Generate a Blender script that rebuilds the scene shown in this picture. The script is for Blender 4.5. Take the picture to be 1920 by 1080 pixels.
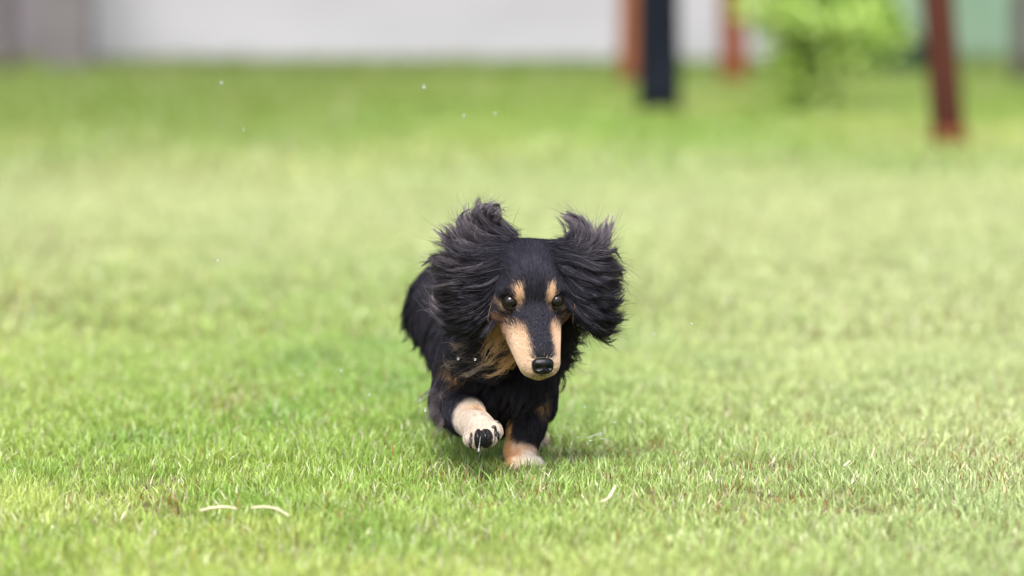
import bpy, math
import numpy as np
from mathutils import Vector

# ---------------------------------------------------------------- camera, sky, sun, exposure
rng = np.random.default_rng(7)
S = bpy.context.scene
for o in list(bpy.data.objects):
    bpy.data.objects.remove(o, do_unlink=True)
COL = S.collection
CAM_H = 0.6
PITCH = math.radians(4.53)
LENS = 135.0
FPX = 1920 * LENS / 36.0
cd = bpy.data.cameras.new('camera')
cam = bpy.data.objects.new('camera', cd)
COL.objects.link(cam)
cam.location = (0, 0, CAM_H)
cam.rotation_euler = (math.pi / 2 - PITCH, 0, 0)
cd.lens = LENS
cd.sensor_width = 36
cd.clip_start = 0.05
cd.clip_end = 600
cd.dof.use_dof = True
cd.dof.focus_distance = 4.63
cd.dof.aperture_fstop = 2.9
S.camera = cam

SUN_EL, SUN_AZ = math.radians(58), math.radians(188)
w = bpy.data.worlds.new('World')
S.world = w
w.use_nodes = True
nt = w.node_tree
bg = nt.nodes['Background']
sky = nt.nodes.new('ShaderNodeTexSky')
sky.sky_type = 'NISHITA'
sky.sun_disc = False
sky.sun_elevation = SUN_EL
sky.sun_rotation = SUN_AZ
sky.dust_density = 2.0
hsv = nt.nodes.new('ShaderNodeHueSaturation')
hsv.inputs['Saturation'].default_value = 0.30      # overcast: a nearly white sky
nt.links.new(sky.outputs[0], hsv.inputs['Color'])
# overcast luminance: the zenith about three times as bright as the horizon
wtc = nt.nodes.new('ShaderNodeTexCoord'); wsp = nt.nodes.new('ShaderNodeSeparateXYZ'); wmr = nt.nodes.new('ShaderNodeMapRange')
wmr.inputs['From Min'].default_value = 0; wmr.inputs['From Max'].default_value = 1
wmr.inputs['To Min'].default_value = .42; wmr.inputs['To Max'].default_value = 1.7
wvm = nt.nodes.new('ShaderNodeVectorMath'); wvm.operation = 'SCALE'
nt.links.new(wtc.outputs['Generated'], wsp.inputs[0]); nt.links.new(wsp.outputs['Z'], wmr.inputs['Value'])
nt.links.new(hsv.outputs[0], wvm.inputs[0]); nt.links.new(wmr.outputs[0], wvm.inputs['Scale'])
nt.links.new(wvm.outputs[0], bg.inputs['Color'])
bg.inputs['Strength'].default_value = 0.15
sl = bpy.data.lights.new('sun', 'SUN')
sl.energy = 2.9
sl.angle = math.radians(22)
sl.color = (1.0, 0.97, 0.93)
sun = bpy.data.objects.new('sun', sl)
COL.objects.link(sun)
sd = Vector((math.sin(SUN_AZ) * math.cos(SUN_EL), math.cos(SUN_AZ) * math.cos(SUN_EL), math.sin(SUN_EL)))
sun.rotation_euler = sd.to_track_quat('Z', 'Y').to_euler()
S.view_settings.view_transform = 'Standard'
S.view_settings.look = 'None'
S.view_settings.gamma = 1
S.view_settings.exposure = 0.86
S.render.engine = 'CYCLES'

# ---------------------------------------------------------------- helpers
cp, sp = math.cos(PITCH), math.sin(PITCH)
def at(px, py, Y):
    """point of the place seen at photo pixel (1920 wide) and standing Y metres away"""
    a = (px - 960) / FPX
    b = -(py - 540) / FPX
    d = np.array([a, cp + b * sp, -sp + b * cp])
    return np.array([0, 0, CAM_H]) + d * (Y / d[1])
def ground_y(py):
    b = -(py - 540) / FPX
    return CAM_H * (cp + b * sp) / (sp - b * cp)
def atg(px, py):
    return at(px, py, ground_y(py))

def props(o, label=None, cat=None, group=None, kind=None):
    if label: o['label'] = label
    if cat: o['category'] = cat
    if group: o['group'] = group
    if kind: o['kind'] = kind
    return o
def empty(name, loc):
    o = bpy.data.objects.new(name, None)
    o.empty_display_size = 0.05
    COL.objects.link(o)
    o.location = loc
    return o
def mesh_obj(name, V, F, mat, parent=None, smooth=True, cols=None):
    me = bpy.data.meshes.new(name)
    V = np.asarray(V, dtype=np.float32)
    if parent is not None:
        V = V - np.array(parent.matrix_world.translation if parent.parent else parent.location, dtype=np.float32)
    if isinstance(F, np.ndarray):
        n, k = F.shape
        me.vertices.add(len(V)); me.vertices.foreach_set('co', V.ravel())
        me.loops.add(n * k); me.loops.foreach_set('vertex_index', F.astype(np.int32).ravel())
        me.polygons.add(n); me.polygons.foreach_set('loop_start', np.arange(0, n * k, k, dtype=np.int32))
    else:
        me.from_pydata(V.tolist(), [], F)
    me.update(calc_edges=True)
    me.validate()
    if smooth:
        me.polygons.foreach_set('use_smooth', np.ones(len(me.polygons), dtype=bool))
    if cols is not None:
        a = me.attributes.new('col', 'FLOAT_COLOR', 'POINT')
        c = np.ones((len(V), 4), dtype=np.float32); c[:, :3] = cols
        a.data.foreach_set('color', c.ravel())
    me.materials.append(mat)
    o = bpy.data.objects.new(name, me)
    COL.objects.link(o)
    if parent is not None: o.parent = parent
    return o

def mat_new(name):
    m = bpy.data.materials.new(name)
    m.use_nodes = True
    n = m.node_tree
    for x in list(n.nodes):
        n.nodes.remove(x)
    out = n.nodes.new('ShaderNodeOutputMaterial')
    return m, n, out
def principled(name, col, rough=0.6, spec=0.5, noise=None, bump=0.0, bscale=20, coat=0.0):
    m, n, out = mat_new(name)
    b = n.nodes.new('ShaderNodeBsdfPrincipled')
    b.inputs['Roughness'].default_value = rough
    b.inputs['Specular IOR Level'].default_value = spec
    b.inputs['Coat Weight'].default_value = coat
    b.inputs['Base Color'].default_value = (*col, 1)
    tc = n.nodes.new('ShaderNodeTexCoord')
    if noise:
        col2, sc = noise
        mp = n.nodes.new('ShaderNodeMapping')
        mp.inputs['Scale'].default_value = sc if isinstance(sc, tuple) else (sc, sc, sc)
        nz = n.nodes.new('ShaderNodeTexNoise'); nz.inputs['Detail'].default_value = 6
        nz.inputs['Scale'].default_value = 1.0
        rp = n.nodes.new('ShaderNodeValToRGB')
        rp.color_ramp.elements[0].position = 0.35; rp.color_ramp.elements[1].position = 0.65
        rp.color_ramp.elements[0].color = (*col, 1); rp.color_ramp.elements[1].color = (*col2, 1)
        n.links.new(tc.outputs['Object'], mp.inputs[0]); n.links.new(mp.outputs[0], nz.inputs['Vector'])
        n.links.new(nz.outputs[0], rp.inputs[0]); n.links.new(rp.outputs[0], b.inputs['Base Color'])
    if bump:
        nb = n.nodes.new('ShaderNodeTexNoise'); nb.inputs['Scale'].default_value = bscale
        nb.inputs['Detail'].default_value = 8
        bp = n.nodes.new('ShaderNodeBump'); bp.inputs['Strength'].default_value = bump
        bp.inputs['Distance'].default_value = 0.01
        n.links.new(tc.outputs['Object'], nb.inputs['Vector'])
        n.links.new(nb.outputs[0], bp.inputs['Height']); n.links.new(bp.outputs[0], b.inputs['Normal'])
    n.links.new(b.outputs[0], out.inputs[0])
    return m
def attr_leaf(name, transl=0.4, rough=0.45, gloss=0.06):
    """leaf / blade material: colour attribute, diffuse + translucent + a little gloss"""
    m, n, out = mat_new(name)
    at_ = n.nodes.new('ShaderNodeAttribute'); at_.attribute_name = 'col'
    d = n.nodes.new('ShaderNodeBsdfDiffuse'); t = n.nodes.new('ShaderNodeBsdfTranslucent')
    g = n.nodes.new('ShaderNodeBsdfGlossy'); g.inputs['Roughness'].default_value = rough
    n.links.new(at_.outputs['Color'], d.inputs[0]); n.links.new(at_.outputs['Color'], t.inputs[0])
    mx = n.nodes.new('ShaderNodeMixShader'); mx.inputs[0].default_value = transl
    n.links.new(d.outputs[0], mx.inputs[1]); n.links.new(t.outputs[0], mx.inputs[2])
    m2 = n.nodes.new('ShaderNodeMixShader'); m2.inputs[0].default_value = gloss
    n.links.new(mx.outputs[0], m2.inputs[1]); n.links.new(g.outputs[0], m2.inputs[2])
    n.links.new(m2.outputs[0], out.inputs[0])
    return m
def fur_mat(name, sheen=0.3, rough=0.4):
    m, n, out = mat_new(name)
    at_ = n.nodes.new('ShaderNodeAttribute'); at_.attribute_name = 'col'
    d = n.nodes.new('ShaderNodeBsdfDiffuse')
    n.links.new(at_.outputs['Color'], d.inputs[0])
    h = n.nodes.new('ShaderNodeBsdfHair'); h.component = 'Reflection'
    h.inputs['Color'].default_value = (0.52, 0.51, 0.66, 1)
    h.inputs['RoughnessU'].default_value = rough; h.inputs['RoughnessV'].default_value = 0.8
    mx = n.nodes.new('ShaderNodeMixShader'); mx.inputs[0].default_value = sheen
    n.links.new(d.outputs[0], mx.inputs[1]); n.links.new(h.outputs[0], mx.inputs[2])
    n.links.new(mx.outputs[0], out.inputs[0])
    return m
def skin_mat(name):
    m, n, out = mat_new(name)
    at_ = n.nodes.new('ShaderNodeAttribute'); at_.attribute_name = 'col'
    b = n.nodes.new('ShaderNodeBsdfPrincipled'); b.inputs['Roughness'].default_value = 0.75
    b.inputs['Specular IOR Level'].default_value = 0.25
    n.links.new(at_.outputs['Color'], b.inputs['Base Color']); n.links.new(b.outputs[0], out.inputs[0])
    return m

def vnoise(x, y, seed=0):
    """smooth value noise, arrays in, 0..1 out"""
    xi = np.floor(x).astype(np.int64); yi = np.floor(y).astype(np.int64)
    xf = x - xi; yf = y - yi
    u = xf * xf * (3 - 2 * xf); v = yf * yf * (3 - 2 * yf)
    def h(a, b):
        n = (a * 374761393 + b * 668265263 + seed * 974634777) & 0x7fffffff
        n = ((n ^ (n >> 13)) * 1274126177) & 0x7fffffff
        return ((n ^ (n >> 16)) & 0xffff) / 65535.0
    return (h(xi, yi) * (1 - u) + h(xi + 1, yi) * u) * (1 - v) + (h(xi, yi + 1) * (1 - u) + h(xi + 1, yi + 1) * u) * v
def fbm(x, y, seed=0, octv=4):
    s = 0; a = 0.5; t = 0
    for i in range(octv):
        s = s + a * vnoise(x * 2 ** i, y * 2 ** i, seed + i); t += a; a *= 0.5
    return s / t
def smooth(e0, e1, x):
    t = np.clip((x - e0) / (e1 - e0), 0, 1)
    return t * t * (3 - 2 * t)
def lerp(a, b, t):
    return a + (b - a) * t

def tube(path, radii, n=10, cap=True):
    """tapered tube mesh through path points"""
    P = np.asarray(path, float); R = np.broadcast_to(np.asarray(radii, float), (len(P),))
    V = []; F = []
    T = np.gradient(P, axis=0); T /= np.linalg.norm(T, axis=1)[:, None]
    ref = np.array([0.3, 1.0, 0.1]) if abs(T[0][2]) > 0.7 else np.array([0, 0, 1.0])
    for i in range(len(P)):
        a = np.cross(T[i], ref); a /= np.linalg.norm(a); b = np.cross(T[i], a)
        for k in range(n):
            t = 2 * math.pi * k / n
            V.append(P[i] + R[i] * (a * math.cos(t) + b * math.sin(t)))
    for i in range(len(P) - 1):
        for k in range(n):
            k2 = (k + 1) % n
            F.append((i * n + k, i * n + k2, (i + 1) * n + k2, (i + 1) * n + k))
    if cap:
        V.append(P[0]); V.append(P[-1]); c0, c1 = len(V) - 2, len(V) - 1
        for k in range(n):
            F.append((c0, (k + 1) % n, k)); F.append((c1, (len(P) - 1) * n + k, (len(P) - 1) * n + (k + 1) % n))
    return np.array(V), F
def box(x0, x1, y0, y1, z0, z1):
    V = [(x, y, z) for z in (z0, z1) for (x, y) in ((x0, y0), (x1, y0), (x1, y1), (x0, y1))]
    F = [(3, 2, 1, 0), (4, 5, 6, 7), (0, 1, 5, 4), (1, 2, 6, 5), (2, 3, 7, 6), (3, 0, 4, 7)]
    return V, F
def join(parts):
    V = []; F = []
    for v, f in parts:
        o = len(V); V += [tuple(p) for p in v]; F += [tuple(i + o for i in q) for q in f]
    return np.array(V), F
def ball(c, r, R=None, nu=20, nv=14):
    r = np.broadcast_to(np.asarray(r, float), (3,))
    V = []; F = []
    for j in range(nv + 1):
        ph = math.pi * j / nv
        for i in range(nu):
            th = 2 * math.pi * i / nu
            V.append(np.array([math.sin(ph) * math.cos(th), math.sin(ph) * math.sin(th), math.cos(ph)]) * r)
    for j in range(nv):
        for i in range(nu):
            i2 = (i + 1) % nu
            F.append((j * nu + i, (j + 1) * nu + i, (j + 1) * nu + i2, j * nu + i2))
    V = np.array(V)
    if R is not None: V = V @ np.asarray(R).T
    return V + np.asarray(c), F

# ---------------------------------------------------------------- ground
def bumps(x, y):
    return 0.016 * (fbm(x * 2.1, y * 1.3, 3) - 0.5) * smooth(0.10, 0.5, np.hypot(x - 0.0, y - 4.8))
def brown_patch(x, y):
    """0..1: worn places in the turf"""
    b = np.zeros_like(x)
    for (px, py, rx, ry, s) in ((1440, 884, .06, .045, 1.0), (1600, 965, .07, .045, .75), (1500, 940, .05, .04, .35), (1240, 950, .04, .05, .35), (275, 948, .035, .05, .75), (330, 972, .035, .03, .7),
                                (890, 900, .07, .12, .45), (1090, 870, .07, .08, .35), (430, 750, .05, .2, .6),
                                (1350, 950, .10, .15, .3), (1900, 880, .12, .3, .35), (30, 590, .1, .5, .35), (110, 340, .35, 1.3, .28), (60, 470, .2, .7, .22), (330, 330, .25, 1.0, .15), (960, 945, .12, .1, .3)):
        g = atg(px, py)
        d = ((x - g[0]) / rx) ** 2 + ((y - g[1]) / ry) ** 2
        b = np.maximum(b, s * np.exp(-d))
    return b
gm, n, out = mat_new('soil_and_thatch')
b = n.nodes.new('ShaderNodeBsdfPrincipled'); b.inputs['Roughness'].default_value = 0.9
tc = n.nodes.new('ShaderNodeTexCoord')
nz = n.nodes.new('ShaderNodeTexNoise'); nz.inputs['Scale'].default_value = 45; nz.inputs['Detail'].default_value = 8
rp = n.nodes.new('ShaderNodeValToRGB')
rp.color_ramp.elements[0].position = .35; rp.color_ramp.elements[0].color = (.060, .055, .014, 1)
rp.color_ramp.elements[1].position = .65; rp.color_ramp.elements[1].color = (.17, .17, .045, 1)
n.links.new(tc.outputs['Object'], nz.inputs['Vector']); n.links.new(nz.outputs[0], rp.inputs[0])
n.links.new(rp.outputs[0], b.inputs['Base Color']); n.links.new(b.outputs[0], out.inputs[0])
xs = np.concatenate([[-150, -60, -20, -8], np.arange(-3, 3.01, .06), [8, 20, 60, 150]])
ys = np.concatenate([[-60, -20, -5, 1], np.arange(3, 9, .06), np.arange(9, 34, .5), [40, 60, 100, 220]])
_b0 = bumps
def bumps(x, y): return _b0(x, y) - .008 * brown_patch(x, y) * (y < 8)
X, Y = np.meshgrid(xs, ys, indexing='ij')
Z = bumps(X, Y)
V = np.stack([X, Y, Z], -1).reshape(-1, 3)
I = np.arange(len(xs) * len(ys)).reshape(len(xs), len(ys))
F = np.stack([I[:-1, :-1], I[1:, :-1], I[1:, 1:], I[:-1, 1:]], -1).reshape(-1, 4)
props(mesh_obj('ground', V, F, gm), kind='structure')

# ---------------------------------------------------------------- grass (one uncountable mass)
def grass_zone(y0, y1, dens, hmean, wid, segs, half):
    """blades between two distances; half(y) = half width of the covered strip"""
    nmax = int(dens * 2 * half(y1) * (y1 - y0))
    x = rng.uniform(-1, 1, nmax) * half(y1); y = rng.uniform(y0, y1, nmax)
    k = np.abs(x) < half(y); x = x[k]; y = y[k]
    bp_ = brown_patch(x, y)
    tuft = fbm(x * 9, y * 6, 11)
    # pulled gently into tufts
    gap = fbm(x * 22, y * 13, 51, 2)
    k = (rng.random(len(x)) > np.clip(bp_ * 0.95 - 0.05, 0, .92)) & (rng.random(len(x)) < np.clip(.25 + 3.2 * (gap - .20), .2, 1))
    x, y, bp_, tuft = x[k], y[k], bp_[k], tuft[k]
    N = len(x)
    h = hmean * rng.uniform(0.45, 1.25, N) * (0.55 + 0.9 * tuft) * (1 - 0.45 * bp_)
    # the paw presses blades down
    fp = at(985, 880, 4.73)
    press = np.exp(-(((x - fp[0]) / .05) ** 2 + ((y - fp[1] - .02) / .045) ** 2))
    h *= 1 - 0.25 * press
    h *= 1 + .55 * np.exp(-(((x - fp[0]) / .05) ** 2 + ((y - 4.645) / .022) ** 2))
    long_ = rng.random(N) < 0.02
    h = np.where(long_, h * 1.5, h)
    az = rng.uniform(0, 2 * np.pi, N)
    lean = np.abs(rng.normal(0, .34, N)) + 0.08
    lean = np.where(rng.random(N) < .08, lean + .6, lean)
    lx = np.cos(az) * lean; ly = np.sin(az) * lean
    wa = rng.uniform(0, np.pi, N)
    wx = np.cos(wa); wy = np.sin(wa)
    ww = wid * rng.uniform(.6, 1.25, N)
    z0 = bumps(x, y) - 0.002
    verts = []; cols = []
    # blade colours, several kinds
    t = rng.random(N)[:, None]
    patch = fbm(x * 1.1 + 5, y * .55, 21, 3)[:, None]
    fine = fbm(x * np.where(y > 8, 3.2, 6), y * np.where(y > 8, 1.0, 3), 31, 3)[:, None]
    base = lerp(np.array([.20, .405, .022]), np.array([.53, .62, .155]), np.clip(t * .5 + (patch - .38) * 2.0, 0, 1))
    base = lerp(base, np.array([.11, .32, .012]), np.clip((fine - .52) * 2.4, 0, .75))
    # near the wall and the left back corner the turf is a deeper green
    far = smooth(14, 24, y)[:, None]
    left = (smooth(9, 17, y) * smooth(0.2, -1.3, x))[:, None]
    base = lerp(base, np.array([.165, .27, .03]), far * .84)
    base = lerp(base, np.array([.16, .25, .03]), left * .6)
    right = (smooth(-.35, .75, x) * smooth(11, 7, y))[:, None]
    base = lerp(base, np.array([.62, .67, .36]), right * .62)
    edge = smooth(24.5, 28, y)[:, None]
    base = lerp(base, np.array([.09, .15, .018]), edge * .6)
    mid = (np.exp(-((y - 10.0) / 3.5) ** 2))[:, None]
    base = lerp(base, np.array([.62, .69, .345]), mid * .82)
    straw = ((rng.random(N) < .075 + .26 * bp_) & ~long_)[:, None]
    base = np.where(straw, np.array([.74, .70, .48]) * rng.uniform(.75, 1.15, (N, 1)), base)
    red = (rng.random(N) < .022 + .26 * bp_)[:, None]
    base = np.where(red, np.array([.30, .115, .03]) * rng.uniform(.6, 1.3, (N, 1)), base)
    lowl = np.exp(-(((x + .55) / .35) ** 2 + ((y - 4.75) / .35) ** 2))[:, None]
    base = lerp(base, np.array([.20, .42, .03]), lowl * .22)
    base = base * rng.uniform(.72, 1.26, (N, 1))
    for s in range(segs + 1):
        f = s / segs
        px = x + lx * h * f * f * .9 + lx * h * f * .25
        py = y + ly * h * f * f * .9 + ly * h * f * .25
        pz = z0 + h * (f - .28 * f * f * np.minimum(lean, 1.2))
        c = base * (0.72 + 0.34 * f)  # darker toward the root: shade between blades painted into the colour
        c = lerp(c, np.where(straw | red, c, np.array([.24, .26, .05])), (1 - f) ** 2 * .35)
        if s < segs:
            wd = ww * (1 - .55 * f ** 1.5) * .5
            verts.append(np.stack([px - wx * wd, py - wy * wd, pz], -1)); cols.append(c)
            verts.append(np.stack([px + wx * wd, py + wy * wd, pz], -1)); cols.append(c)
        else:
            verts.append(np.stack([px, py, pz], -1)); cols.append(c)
    K = 2 * segs + 1
    V = np.stack(verts, 1).reshape(-1, 3); C = np.stack(cols, 1).reshape(-1, 3)
    o = (np.arange(N) * K)[:, None, None]
    F = []
    for s in range(segs - 1):
        F.append([[2 * s, 2 * s + 1, 2 * s + 3], [2 * s, 2 * s + 3, 2 * s + 2]])
    F.append([[2 * segs - 2, 2 * segs - 1, 2 * segs]])
    F = np.concatenate([np.array(q) for q in F])[None] + o
    return V, F.reshape(-1, 3), C
YWALL = ground_y(124)
zones = [grass_zone(YWALL - .55, YWALL - .03, 3500, .085, .012, 2, lambda y: .2 + .16 * y),
         grass_zone(3.3, 6.4, 52000, .021, .0020, 3, lambda y: .24 * np.ones_like(y) + .16 * y if not np.isscalar(y) else .24 + .16 * y),
         grass_zone(6.4, 12, 9000, .024, .0045, 2, lambda y: .3 + .16 * y),
         grass_zone(12, 28.6, 1800, .035, .011, 2, lambda y: .4 + .17 * y)]
off = 0; VV = []; FF = []; CC = []
for v, f, c in zones:
    VV.append(v); FF.append(f + off); CC.append(c); off += len(v)
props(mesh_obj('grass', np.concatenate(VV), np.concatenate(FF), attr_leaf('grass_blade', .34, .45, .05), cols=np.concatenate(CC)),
      'short yellow-green lawn grass with brownish worn spots', 'grass', kind='stuff')

# ---------------------------------------------------------------- background
YW = ground_y(124)
plaster = principled('white_plaster', (.40, .393, .41), .85, noise=((.32, .315, .33), (0.5, 1, 1.6)), bump=.2, bscale=30)
greyst = principled('grey_render', (.16, .145, .148), .85, noise=((.125, .112, .112), (2, 2, 4)), bump=.3)
xl = at(168, 124, YW)[0]; xr = at(1470, 124, YW)[0]
W = empty('white_wall', ((xl + xr) / 2, YW, 0))
mesh_obj('wall_face', *box(xl, xr, YW, YW + .18, -.05, 2.0), plaster, W, smooth=False)
mesh_obj('coping', *box(xl - .03, xr + .03, YW - .03, YW + .21, 2.0, 2.07), greyst, W, smooth=False)
props(W, 'long white plaster wall at the back of the lawn', 'wall')
YP = ground_y(130)
a = at(84, 130, YP)[0]; b_ = at(166, 130, YP)[0]
P = empty('pillar', ((a + b_) / 2, YP, 0))
mesh_obj('shaft', *box(a, b_, YP, YP + .34, -.05, 2.2), greyst, P, smooth=False)
mesh_obj('cap', *box(a - .03, b_ + .03, YP - .03, YP + .37, 2.2, 2.28), greyst, P, smooth=False)
props(P, 'square grey pillar at the left end of the white wall', 'pillar')
a0 = at(-260, 122, YW)[0]; a1 = at(84, 122, YW)[0]
sidew = principled('grey_panel', (.17, .15, .165), .8, noise=((.13, .115, .125), (2, 1, 2)), bump=.1)
W2 = empty('grey_wall', ((a0 + a1) / 2, YW + .1, 0))
mesh_obj('wall_face', *box(a0, a1, YW + .10, YW + .28, -.05, 1.9), sidew, W2, smooth=False)
mesh_obj('coping', *box(a0, a1 - .04, YW + .07, YW + .31, 1.9, 1.96), greyst, W2, smooth=False)
props(W2, 'mauve-grey wall stretch left of the square pillar, with a dark post in front', 'wall')

navy = principled('navy_paint', (.004, .006, .012), .6, spec=.12, noise=((.010, .013, .022), (6, 6, 2)))
redw = principled('red_brown_wood', (.15, .038, .014), .75, spec=.2, noise=((.22, .06, .025), (40, 40, 3)), bump=.3, bscale=60)
darkw = principled('dark_wood', (.045, .014, .010), .8, spec=.15, noise=((.085, .026, .016), (30, 30, 3)), bump=.4, bscale=60)
orangew = principled('orange_wood', (.24, .085, .038), .75, spec=.2, noise=((.18, .065, .03), (30, 30, 4)), bump=.3, bscale=60)
greyp = principled('dark_grey_paint', (.060, .048, .048), .6, noise=((.09, .075, .07), (20, 20, 3)))
footm = principled('post_foot_orange', (.13, .040, .014), .8, spec=.2, noise=((.16, .05, .018), (60, 60, 60)))  # orange-brown colour of the collar around a post base
def post(name, label, pb, w_px, top_px, mat, height=2.4, round_=True, foot=None):
    """round post standing at photo pixel pb; top_px = where its axis leaves the top edge of the photo"""
    g = atg(*pb); yy = g[1]; r = w_px / FPX * yy / 2
    t = at(top_px, 0, yy)
    dirv = (t - g) / t[2] if t[2] > .05 else np.array([0, 0, 1.0])
    dirv[1] = 0
    zz = [-.05, .12, .4, .9, 1.5, height - .02, height]
    rr = [r * 1.03, r, r, r * .98, r * .97, r * .95, r * .8]
    e = empty(name, (g[0], yy, 0))
    path = [g + dirv * z for z in zz]
    for q, z in zip(path, zz): q[2] = z
    mesh_obj('shaft', *tube(path, rr, 20), mat, e)
    if foot:
        pth = [path[0] + (path[1] - path[0]) * k for k in (.25, .62, .70)]
        mesh_obj('foot', *tube(pth, [r * 1.16, r * 1.13, r * 1.06], 20), foot, e)
    props(e, label, 'post')
    return e
post('round_post', 'thick near-black navy post standing in front of the white wall', (1236, 215), 80, 1234, navy, foot=None)
post('wooden_post', 'orange-brown wooden post half hidden behind the thick navy post', (1180, 160), 42, 1182, orangew)
post('wooden_post', 'reddish wooden post between the thick navy post and the leafy shrub', (1377, 156), 48, 1372, redw, foot=footm)
post('wooden_post', 'nearest red-brown wooden post, leaning, right of the leafy shrub', (1780, 274), 62, 1758, darkw, foot=footm)
post('metal_post', 'dark post cut by the right edge in front of the green netting', (1916, 156), 38, 1915, greyp)
post('metal_post', 'thin dark grey post near the left edge beside the square pillar', (16, 136), 26, 15, greyp)

# green netting behind the shrub
def net_mat(name, c1, c2, alpha):
    m, n, out = mat_new(name)
    tc = n.nodes.new('ShaderNodeTexCoord')
    nz = n.nodes.new('ShaderNodeTexNoise'); nz.inputs['Scale'].default_value = 1.3; nz.inputs['Detail'].default_value = 3
    rp = n.nodes.new('ShaderNodeValToRGB')
    rp.color_ramp.elements[0].position = .35; rp.color_ramp.elements[1].position = .65
    rp.color_ramp.elements[0].color = (*c1, 1); rp.color_ramp.elements[1].color = (*c2, 1)
    n.links.new(tc.outputs['Object'], nz.inputs['Vector']); n.links.new(nz.outputs[0], rp.inputs[0])
    d = n.nodes.new('ShaderNodeBsdfDiffuse'); t = n.nodes.new('ShaderNodeBsdfTranslucent')
    mx = n.nodes.new('ShaderNodeMixShader'); mx.inputs[0].default_value = .35
    n.links.new(rp.outputs[0], d.inputs[0]); n.links.new(rp.outputs[0], t.inputs[0])
    n.links.new(d.outputs[0], mx.inputs[1]); n.links.new(t.outputs[0], mx.inputs[2])
    n.links.new(mx.outputs[0], out.inputs[0])
    return m
def net(name, label, px0, px1, yy, mat, frame, slant=0, h=2.0):
    x0 = at(px0, 120, yy)[0]; x1 = at(px1, 120, yy)[0]
    e = empty(name, ((x0 + x1) / 2, yy, 0))
    nx, nz_ = 40, 16; V = []
    for j in range(nz_ + 1):
        for i in range(nx + 1):
            fx = i / nx; z = h * j / nz_
            V.append((x0 + (x1 - x0) * fx - slant * z, yy + .03 * math.sin(fx * 23 + z * 1.5) + .015 * math.sin(fx * 61), z))
    F = [(j * (nx + 1) + i, j * (nx + 1) + i + 1, (j + 1) * (nx + 1) + i + 1, (j + 1) * (nx + 1) + i) for j in range(nz_) for i in range(nx)]
    o = mesh_obj('netting', V, F, mat, e)
    sm = o.modifiers.new('thick', 'SOLIDIFY'); sm.thickness = .006
    mesh_obj('top_rail', *tube([(x0 - slant * h, yy + .05, h), (x1 - slant * h, yy + .05, h)], .02, 10), frame, e)
    for k in (0, 1):
        xx = x0 + (x1 - x0) * k
        mesh_obj('rail_post', *tube([(xx, yy + .07, 0), (xx - slant * h, yy + .07, h)], .025, 10), frame, e)
    props(e, label, 'fence')
YN = ground_y(128)
net('netting_fence', 'pale green netting fence behind the leaning red-brown post', 1640, 2150, YN + .6, net_mat('pale_net', (.30, .42, .30), (.22, .34, .25), .8), greyp)
net('netting_fence', 'sloping green netting, its shade painted dark teal, just left of the leaning red-brown post', 1600, 1765, YN - 1.2, net_mat('shaded_net', (.065, .125, .085), (.045, .09, .065), .9), greyp, slant=.75, h=1.5)  # netting in shade, the shade put into a darker net colour

# leafy shrub
def shrub(px, py, label):
    g = atg(px, py); yy = g[1]; k = yy / FPX           # metres per photo pixel there
    e = empty('leafy_shrub', (g[0], yy, 0))
    bark = principled('dark_bark', (.055, .04, .028), .8, noise=((.10, .075, .05), (50, 50, 10)), bump=.5)
    def pt(x, y, d=0): return at(x, y, yy + d)
    limbs = [[pt(px, py + 3), pt(px - 2, 175), pt(px - 10, 120), pt(px - 5, 60), pt(px + 10, 0), pt(px + 5, -120)],
             [pt(px - 4, 165), pt(1490, 120, -.1), pt(1460, 60, -.2), pt(1430, 10, -.2)],
             [pt(px - 8, 140), pt(1560, 95, .1), pt(1620, 50, .15), pt(1660, 20, .2)],
             [pt(px - 6, 90), pt(1535, 40, .2), pt(1590, -20, .2), pt(1610, -100, .2)]]
    mesh_obj('stem', *join([tube(l, np.linspace(.022 if i == 0 else .011, .004, len(l)), 8) for i, l in enumerate(limbs)]), bark, e)
    clumps = [(1525, 80, 36, 40, 260), (1455, 15, 60, 38, 800), (1520, 45, 62, 42, 900), (1610, 25, 62, 45, 800), (1660, 60, 36, 36, 300), (1480, 95, 44, 42, 420),
              (1560, 100, 55, 34, 420), (1610, 105, 40, 38, 230), (1500, 165, 46, 34, 330), (1470, 190, 34, 22, 160), (1545, 185, 28, 28, 110),
              (1500, -60, 110, 60, 900), (1620, -70, 90, 55, 600), (1530, -150, 90, 60, 600)]
    V = []; C = []
    for cx, cy, rx, ry, cnt in clumps:
        cnt = int(cnt * .42); rx *= 1.12; ry *= 1.1
        q = rng.normal(0, .55, (cnt, 3))
        rr = np.linalg.norm(q, axis=1)[:, None]; q = np.where(rr > 1.15, q / rr * 1.15, q)
        for i in range(cnt):
            c = at(cx + q[i, 0] * rx, cy + q[i, 1] * ry, yy + q[i, 2] * .22)
            if c[2] < .02: continue
            L = rng.uniform(.045, .085); wd = L * .42
            d = rng.normal(0, 1, 3); d[2] = -abs(d[2]) * .6; d /= np.linalg.norm(d)
            s = np.cross(d, rng.normal(0, 1, 3)); s /= np.linalg.norm(s)
            nrm = np.cross(d, s)
            V += [c, c + d * L * .5 + s * wd / 2 + nrm * .004, c + d * L, c + d * L * .5 - s * wd / 2 + nrm * .004]
            t = rng.random()
            col = lerp(np.array([.34, .56, .04]), np.array([.72, .88, .28]), t)
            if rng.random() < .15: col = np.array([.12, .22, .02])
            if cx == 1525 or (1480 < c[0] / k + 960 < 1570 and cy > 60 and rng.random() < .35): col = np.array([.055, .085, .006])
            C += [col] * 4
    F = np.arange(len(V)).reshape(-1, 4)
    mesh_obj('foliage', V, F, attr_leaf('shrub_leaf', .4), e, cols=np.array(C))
    props(e, label, 'shrub')
shrub(1515, 212, 'leafy bright green shrub between two red-brown posts')
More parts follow.
